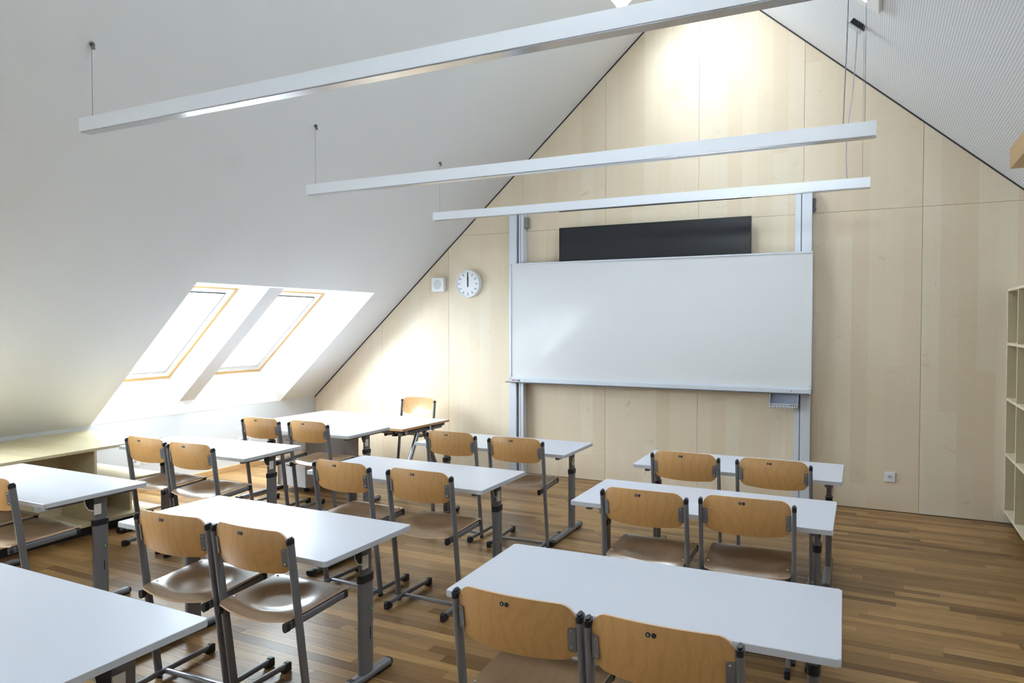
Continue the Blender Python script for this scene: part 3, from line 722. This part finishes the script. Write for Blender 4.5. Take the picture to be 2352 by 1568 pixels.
def build_chair(label, badges=True):
    ch = empty('school_chair', (0, 0, 0), 0, label, 'chair', 'beech school chairs with grey frames')
    HW = 0.22
    for s in (-1, 1):
        bm = nb(); tube(bm, (s * HW, upright_y(0.018), 0.018), (s * HW, upright_y(0.795), 0.795), 0.021, 0.038, n=16, power=3.2); up = part('upright', bm, M_metal, ch, smooth=True)
        bm = nb(); tube(bm, (s * HW, upright_y(0.793), 0.793), (s * HW, upright_y(0.812), 0.812), 0.0225, 0.0395, n=16, power=3.0)
        tube(bm, (s * HW, upright_y(0.812), 0.812), (s * HW, upright_y(0.819), 0.819), 0.014, 0.030, n=16, power=2.4); part('top_cap', bm, M_black, up, smooth=True)
        bm = nb(); tube(bm, (s * HW, upright_y(0.0), 0.002), (s * HW, upright_y(0.02), 0.020), 0.0225, 0.036, n=12); part('foot_cap', bm, M_black, up, smooth=True)
        # floor rail with black end shoes
        rx = s * 0.197
        bm = nb(); tube(bm, (rx, -0.045, 0.030), (rx, 0.395, 0.030), 0.022, 0.026, n=14, power=3); rl = part('floor_rail', bm, M_metal, ch, smooth=True)
        for ya, sg in ((-0.068, 1), (0.418, -1)):
            bm = nb()
            prism(bm, [(rx - 0.0135, ya, 0.001), (rx - 0.0135, ya + sg * 0.050, 0.001), (rx - 0.0135, ya + sg * 0.062, 0.014), (rx - 0.0135, ya + sg * 0.03, 0.0455), (rx - 0.0135, ya + sg * 0.008, 0.0455), (rx - 0.0135, ya, 0.040)], (0.027, 0, 0))
            bmesh.ops.bevel(bm, geom=list(bm.edges), offset=0.003, segments=1, affect='EDGES'); part('end_shoe', bm, M_black, rl)
        # seat arm
        bm = nb(); tube(bm, (s * 0.196, 0.006, 0.443), (s * 0.196, 0.352, 0.461), 0.022, 0.034, n=14, power=3.5); arm = part('seat_arm', bm, M_metal, ch, smooth=True)
        for ya, yb, za in ((-0.012, 0.010, 0.443), (0.348, 0.370, 0.461)):
            bm = nb(); tube(bm, (s * 0.196, ya, za), (s * 0.196, yb, za + 0.0005), 0.026, 0.040, n=14, power=2.8); part('end_cap', bm, M_black, arm, smooth=True)
        # bracket plate with rivets
        bm = nb(); yb = upright_y(0.735)
        def bp(x, z, o): return (s * x, upright_y(z) - 0.0085 - 0.040 * (1 - (x / 0.2075) ** 2) - o if x < 0.2075 else upright_y(z) - 0.0085 - o, z)
        prism(bm, [bp(0.2085, 0.694, 0.001), bp(0.189, 0.694, 0.0015), bp(0.184, 0.700, 0.0015), bp(0.184, 0.766, 0.0015), bp(0.189, 0.772, 0.0015), bp(0.2085, 0.772, 0.001)], (0, -0.0028, 0))
        br = part('bracket', bm, M_metal, ch)
        for zz in (0.706, 0.760):
            bm = nb(); disc(bm, (s * 0.193, bp(0.193, zz, 0.0040)[1], zz), (0, -1, 0), 0.0045, 0.002, 10, r2=0.003); part('rivet', bm, M_steel, br, smooth=True)
    bm = nb(); tube(bm, (-0.19, 0.118, 0.030), (0.19, 0.118, 0.030), 0.034, 0.020, side=(0, 1, 0), n=14, power=2.6); part('crossbar', bm, M_metal2, ch, smooth=True)
    # backrest
    rows = []; HB_ = 0.2075
    xs = [HB_ * math.sin(t) for t in frange(-math.pi / 2, math.pi / 2, 25)]
    for x in xs:
        u = abs(x) / HB_; ex = abs(x)
        rt, rb = 0.050, 0.046
        top = 0.838 + 0.008 * (1 - u * u); bot = 0.653 + 0.010 * u * u
        if ex > HB_ - rt: k = (ex - (HB_ - rt)) / rt; top -= rt * (1 - math.sqrt(max(0, 1 - k * k)))
        if ex > HB_ - rb: k = (ex - (HB_ - rb)) / rb; bot += rb * (1 - math.sqrt(max(0, 1 - k * k)))
        r = []
        for z in frange(bot, top, 9):
            yb = upright_y(z) - 0.008 - 0.040 * (1 - u * u) + 0.010 * ((z - 0.75) / 0.09) ** 2
            r.append((x, yb, z))
        rows.append(r)
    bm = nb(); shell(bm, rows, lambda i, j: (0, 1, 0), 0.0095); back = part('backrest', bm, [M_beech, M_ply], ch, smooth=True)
    if badges:
        yb = upright_y(0.817) - 0.008 - 0.040 + 0.010 * ((0.817 - 0.75) / 0.09) ** 2
        for bx, m in ((-0.026, M_blue), (-0.009, M_red)):
            bm = nb(); disc(bm, (bx, yb - 0.0006, 0.818), (0, -1, 0.12), 0.0072, 0.0010, 18); b_ = part('size_badge', bm, [M_ink], back)
            b_['label'] = 'small round black badge'
        text_mesh('6', 0.012, (-0.026, yb - 0.0020, 0.8182), math.pi / 2, 0, M_paleblue, back, 'badge_number')
        bm = nb(); disc(bm, (-0.0115, yb - 0.0014, 0.8185), (0, -1, 0.12), 0.0013, 0.0006, 8); disc(bm, (-0.0065, yb - 0.0014, 0.8175), (0, -1, 0.12), 0.0013, 0.0006, 8); part('badge_dots', bm, M_red, back)
    # moulded seat
    rows = []
    ys_ = frange(0.0, 0.385, 26)
    for x in frange(-1, 1, 25):
        X = x * 0.2065; r = []
        for y in ys_:
            fy = (y - 0.0) / 0.385
            Y = y - 0.022 * (1 - x * x) * (1 - fy) ** 3
            hw = 1.0
            if y < 0.03: hw = 1 - 0.05 * (1 - y / 0.03) ** 2
            if y > 0.365: hw = 1 - 0.03 * ((y - 0.365) / 0.02) ** 2
            z = 0.478 + 0.018 * fy
            d = math.hypot(X / 0.150, (y - 0.165) / 0.125)
            z -= 0.021 / (1 + (d / 0.86) ** 7)
            z -= 0.022 * max(0, (0.05 - y) / 0.05) ** 1.6 * (1 - 0.75 * x * x)
            z += 0.004 * math.exp(-(X / 0.045) ** 2) * math.exp(-((y - 0.31) / 0.05) ** 2)
            z -= 0.010 * max(0, (fy - 0.86) / 0.14) ** 2
            r.append((X * hw, Y, z))
        rows.append(r)
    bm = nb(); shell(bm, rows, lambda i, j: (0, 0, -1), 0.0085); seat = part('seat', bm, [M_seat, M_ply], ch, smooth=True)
    for x, y in ((-0.190, 0.075), (0.190, 0.075), (-0.190, 0.335), (0.190, 0.335)):
        bm = nb(); fy = y / 0.385; disc(bm, (x, y, 0.4785 + 0.018 * fy), (0, 0, 1), 0.0055, 0.0028, 12, r2=0.003); part('rivet', bm, M_steel, seat, smooth=True)
    return ch

CH = [  # x, y, degrees, label
 (-1.011, 2.030, -0.1, 'left chair at the nearest right-hand desk, large in the lower picture'),
 (-0.539, 2.018, 0.8, 'right chair at the nearest right-hand desk, cut by the bottom edge'),
 (-1.058, 3.601, 0.7, 'left chair at the middle desk of the right-hand column'),
 (-0.557, 3.666, 3.9, 'right chair at the middle desk of the right-hand column'),
 (-1.120, 4.767, -0.9, 'left chair at the right-hand desk farthest back, below the whiteboard'),
 (-0.564, 4.765, -1.3, 'right chair at the right-hand desk farthest back, below the whiteboard'),
 (-2.829, 2.198, 3.0, 'left chair with shining seat at the nearest desk of the centre column'),
 (-2.352, 2.210, -0.4, 'right chair with shining seat at the nearest desk of the centre column'),
 (-2.954, 3.501, -1.6, 'left chair at the middle desk of the centre column'),
 (-2.375, 3.501, -0.1, 'right chair at the middle desk of the centre column'),
 (-2.984, 4.844, 0.3, 'left chair at the back desk of the centre column, right of the teacher desk'),
 (-2.402, 4.819, 2.4, 'right chair at the back desk of the centre column below the whiteboard post'),
 (-4.891, 3.580, -1.4, 'left chair at the sunlit middle desk by the roof windows'),
 (-4.370, 3.550, 1.8, 'right chair at the sunlit middle desk by the roof windows'),
 (-4.965, 4.786, 0.4, 'left chair at the back desk that touches the teacher desk'),
 (-4.424, 4.808, -0.2, 'right chair at the back desk in front of the white drawer pedestal'),
 (-4.440, 2.290, -4.0, 'right chair at the left desk beside the birch bench, backrest cut by the left edge'),
 (-4.930, 2.330, 0.0, 'chair at the left edge of the picture of which only the seat front shows'),
]
first = build_chair(CH[0][3]); first.location = (CH[0][0], CH[0][1], 0); first.rotation_euler = (0, 0, math.radians(CH[0][2]))
for x, y, a, lab in CH[1:]:
    c = copy_tree(first); c.location = (x, y, 0); c.rotation_euler = (0, 0, math.radians(a)); c['label'] = lab
tc = copy_tree(first); tc.location = (-4.66, 6.86, 0); tc.rotation_euler = (0, 0, math.radians(181)); tc['label'] = 'chair behind the teacher desk, facing the class'

# ------------------------------------------------------------------ pupils' desks (origin on the floor under the middle of the top)
TL, TW, TZ = 1.360, 0.632, 0.693
def build_desk(label):
    d = empty('school_desk', (0, 0, 0), 0, label, 'desk', 'white two-seat school desks')
    bm = nb(); fs = box(bm, -TL / 2, TL / 2, -TW / 2, TW / 2, TZ - 0.025, TZ, mi=1)
    bmesh.ops.bevel(bm, geom=[e for e in bm.edges if abs(e.verts[0].co.z - e.verts[1].co.z) > 0.01], offset=0.008, segments=3, affect='EDGES')
    for f in bm.faces:
        if f.normal.z > 0.9 or (f.calc_center_median().z > TZ - 0.0005): f.material_index = 0
    bmesh.ops.bevel(bm, geom=[e for e in bm.edges if e.verts[0].co.z > TZ - 1e-4 and e.verts[1].co.z > TZ - 1e-4], offset=0.0018, segments=1, affect='EDGES')
    part('table_top', bm, [M_lam, M_edge], d)
    CY = 0.06
    for s in (-1, 1):
        lx = s * (TL / 2 - 0.088)
        bm = nb(); tube(bm, (lx, CY, 0.04), (lx, CY, 0.50), 0.040, 0.092, n=20, power=3.2)
        leg = part('leg', bm, M_metal, d, smooth=True)
        bm = nb(); tube(bm, (lx, CY, 0.50), (lx, CY, TZ - 0.055), 0.033, 0.080, n=20, power=3.2); part('height_tube', bm, M_metal, leg, smooth=True)
        bm = nb(); tube(bm, (lx, CY, 0.478), (lx, CY, 0.512), 0.047, 0.100, n=20, power=3.2); part('clamp_collar', bm, M_black, leg, smooth=True)
        bm = nb(); box(bm, lx - 0.016, lx + 0.016, -TW / 2 + 0.06, TW / 2 - 0.05, TZ - 0.055, TZ - 0.025, bev=0.004); part('support_bar', bm, M_metal, leg)
        bm = nb(); tube(bm, (lx, -0.360, 0.024), (lx, 0.232, 0.024), 0.052, 0.036, n=16, power=2.8); ft = part('foot', bm, M_metal, d, smooth=True)
        bm = nb(); tube(bm, (lx, -0.392, 0.021), (lx, -0.345, 0.025), 0.056, 0.040, n=16, power=2.4); part('end_cap', bm, M_black, ft, smooth=True)
        bm = nb(); tube(bm, (lx, 0.229, 0.0235), (lx, 0.240, 0.0235), 0.054, 0.038, n=16, power=2.8); box(bm, lx - 0.022, lx + 0.022, 0.14, 0.235, 0.0005, 0.008); part('end_cap', bm, M_black, ft, smooth=True)
        bm = nb(); disc(bm, (lx - s * 0.0205, CY, 0.30), (-s, 0, 0), 0.004, 0.012, 10); disc(bm, (lx - s * 0.0205, CY - 0.03, 0.255), (-s, 0, 0), 0.004, 0.010, 10); part('screw', bm, M_steel, leg)
        bm = nb(); box(bm, lx + (0.0203 if s > 0 else -0.0213), lx + (0.0213 if s > 0 else -0.0203), CY + 0.008, CY + 0.014, 0.20, 0.26); part('slot', bm, M_ink, leg)
        bm = nb(); disc(bm, (lx + s * 0.0200, CY + 0.018, 0.345), (s, 0, 0), 0.0125, 0.0012, 20); part('size_sticker', bm, M_green, leg)
        t = text_mesh('5', 0.022, (lx + s * 0.0218, CY + 0.018, 0.345), math.pi / 2, math.pi / 2 * s, M_greenp, leg, 'sticker_number')
        bm = nb()   # bag hook: cream plate with a black cradle
        hx = lx + s * 0.020
        box(bm, min(hx, hx + s * 0.008), max(hx, hx + s * 0.008), -0.012 + 0.02, 0.052, 0.548, 0.612, bev=0.002)
        hk = part('bag_hook', bm, M_hook, d)
        bm = nb(); prism(bm, [(hx, 0.008, 0.650), (hx, -0.048, 0.650), (hx, -0.042, 0.620), (hx, -0.022, 0.590), (hx, 0.006, 0.582)], (s * 0.004, 0, 0)); part('hook_cradle', bm, M_black, hk)
        bm = nb(); path_tube(bm, [(hx + s * 0.006, -0.052, 0.655), (hx + s * 0.006, -0.045, 0.618), (hx + s * 0.006, -0.025, 0.586), (hx + s * 0.006, 0.0, 0.575), (hx + s * 0.006, 0.02, 0.58)], 0.0022, 6); part('hook_wire', bm, M_plast, hk)
    bm = nb(); box(bm, -TL / 2 + 0.10, TL / 2 - 0.10, CY - 0.02, CY + 0.02, TZ - 0.060, TZ - 0.026, bev=0.003); part('crossbeam', bm, M_metal, d)
    return d
F = 0.970
TB = [
 (-0.769, 2.631, 2.0, 'nearest right-hand white desk, large in the lower right'),
 (-0.856, 4.096, 0.79, 'middle white desk of the right-hand column'),
 (-0.861, 5.280, 1.0, 'farthest right-hand white desk, just below the whiteboard'),
 (-2.737, 2.649, -0.15, 'white desk nearest the camera with two chairs in the centre column'),
 (-2.778, 4.057, 0.6, 'middle white desk of the centre column'),
 (-2.780, 5.353, 0.7, 'back white desk of the centre column beside the teacher desk corner'),
 (-4.780, 2.695, -0.3, 'left white desk standing beside the birch bench'),
 (-4.850, 4.134, 2.2, 'overexposed white desk by the end of the birch bench'),
 (-4.844, 5.332, 1.0, 'back left white desk pushed against the teacher desk'),
 (-2.026 - TL / 2 + 0.006, 1.711 - TW / 2, -0.4, 'white desk cut off in the bottom left corner, closest to the camera'),
]
d0 = build_desk(TB[0][3]); d0.location = (TB[0][0], TB[0][1], 0); d0.rotation_euler = (0, 0, math.radians(TB[0][2]))
for x, y, a, lab in TB[1:]:
    c = copy_tree(d0); c.location = (x, y, 0); c.rotation_euler = (0, 0, math.radians(a)); c['label'] = lab

# ------------------------------------------------------------------ teacher's desk
TX, TY, TA = -5.051, 6.323, math.radians(-1.66)
td = empty('teacher_desk', (TX, TY, 0), TA, 'large white teacher desk with wooden edge and grey A-shaped legs', 'desk')
L2, W2, Z2 = 1.762, 0.837, 0.640
bm = nb(); box(bm, -L2 / 2, L2 / 2, -W2 / 2, W2 / 2, Z2 - 0.0015, Z2); box(bm, -L2 / 2, L2 / 2, -W2 / 2, W2 / 2, Z2 - 0.024, Z2 - 0.0015, mi=1)
part('table_top', bm, [M_lam, M_deskwood], td)
for s in (-1, 1):
    lx = s * (L2 / 2 - 0.075)
    for sg in (-1, 1):
        bm = nb(); tube(bm, (lx, sg * 0.06, 0.555), (lx, sg * 0.335, 0.035), 0.048, 0.050, n=18, power=2.0); lg = part('leg', bm, M_alu if 0 else M_metal2, td, smooth=True)
        bm = nb(); disc(bm, (lx, sg * 0.340, 0.0), (0, 0, 1), 0.032, 0.012, 18, r2=0.026); disc(bm, (lx, sg * 0.338, 0.012), (0, 0, 1), 0.012, 0.028, 12); part('floor_glide', bm, M_black, lg, smooth=True)
    bm = nb(); tube(bm, (lx, -0.36, 0.575), (lx, 0.36, 0.575), 0.044, 0.044, n=18, power=2.0); part('side_tube', bm, M_metal, td, smooth=True)
    bm = nb(); box(bm, lx - 0.03, lx + 0.03, 0.17, 0.40, 0.580, 0.612, bev=0.006); part('tilt_bracket', bm, M_black, td)
    bm = nb(); disc(bm, (lx - s * 0.11, -0.30, 0.545), (0, 0, 1), 0.034, 0.05, 16, r2=0.024); part('clamp_knob', bm, M_black, td, smooth=True)
bm = nb(); tube(bm, (-L2 / 2 + 0.04, -0.30, 0.585), (L2 / 2 - 0.04, -0.30, 0.585), 0.044, 0.044, side=(0, 1, 0), n=18, power=2.0); part('front_tube', bm, M_metal2, td, smooth=True)
bm = nb(); tube(bm, (-L2 / 2 + 0.04, 0.12, 0.585), (L2 / 2 - 0.04, 0.12, 0.585), 0.044, 0.044, side=(0, 1, 0), n=18, power=2.0); part('rear_tube', bm, M_metal2, td, smooth=True)

# rolling pedestal under the teacher's desk
pd = empty('drawer_pedestal', (-5.219, 5.845, 0), 0, 'white drawer pedestal with shaded grey sides on castors between the desks', 'drawer unit')
bm = nb(); box(bm, -0.185, 0.185, -0.40, 0.41, 0.055, 0.556, bev=0.002); part('body', bm, M_ped, pd)
for z0, z1 in ((0.06, 0.30), (0.304, 0.43), (0.434, 0.553)):
    bm = nb(); box(bm, -0.185, 0.185, -0.417, -0.401, z0, z1, bev=0.002); dr = part('drawer_front', bm, M_pedw, pd)
    bm = nb(); box(bm, -0.06, 0.06, -0.424, -0.417, z1 - 0.035, z1 - 0.025, bev=0.001); part('handle', bm, M_metal2, dr)
for x in (-0.14, 0.14):
    for y in (-0.35, 0.35):
        bm = nb(); disc(bm, (x - 0.012, y, 0.025), (1, 0, 0), 0.024, 0.024, 16); part('castor', bm, M_black, pd, smooth=True)
        bm = nb(); box(bm, x - 0.016, x + 0.016, y - 0.016, y + 0.016, 0.030, 0.056); part('castor_fork', bm, M_black, pd)
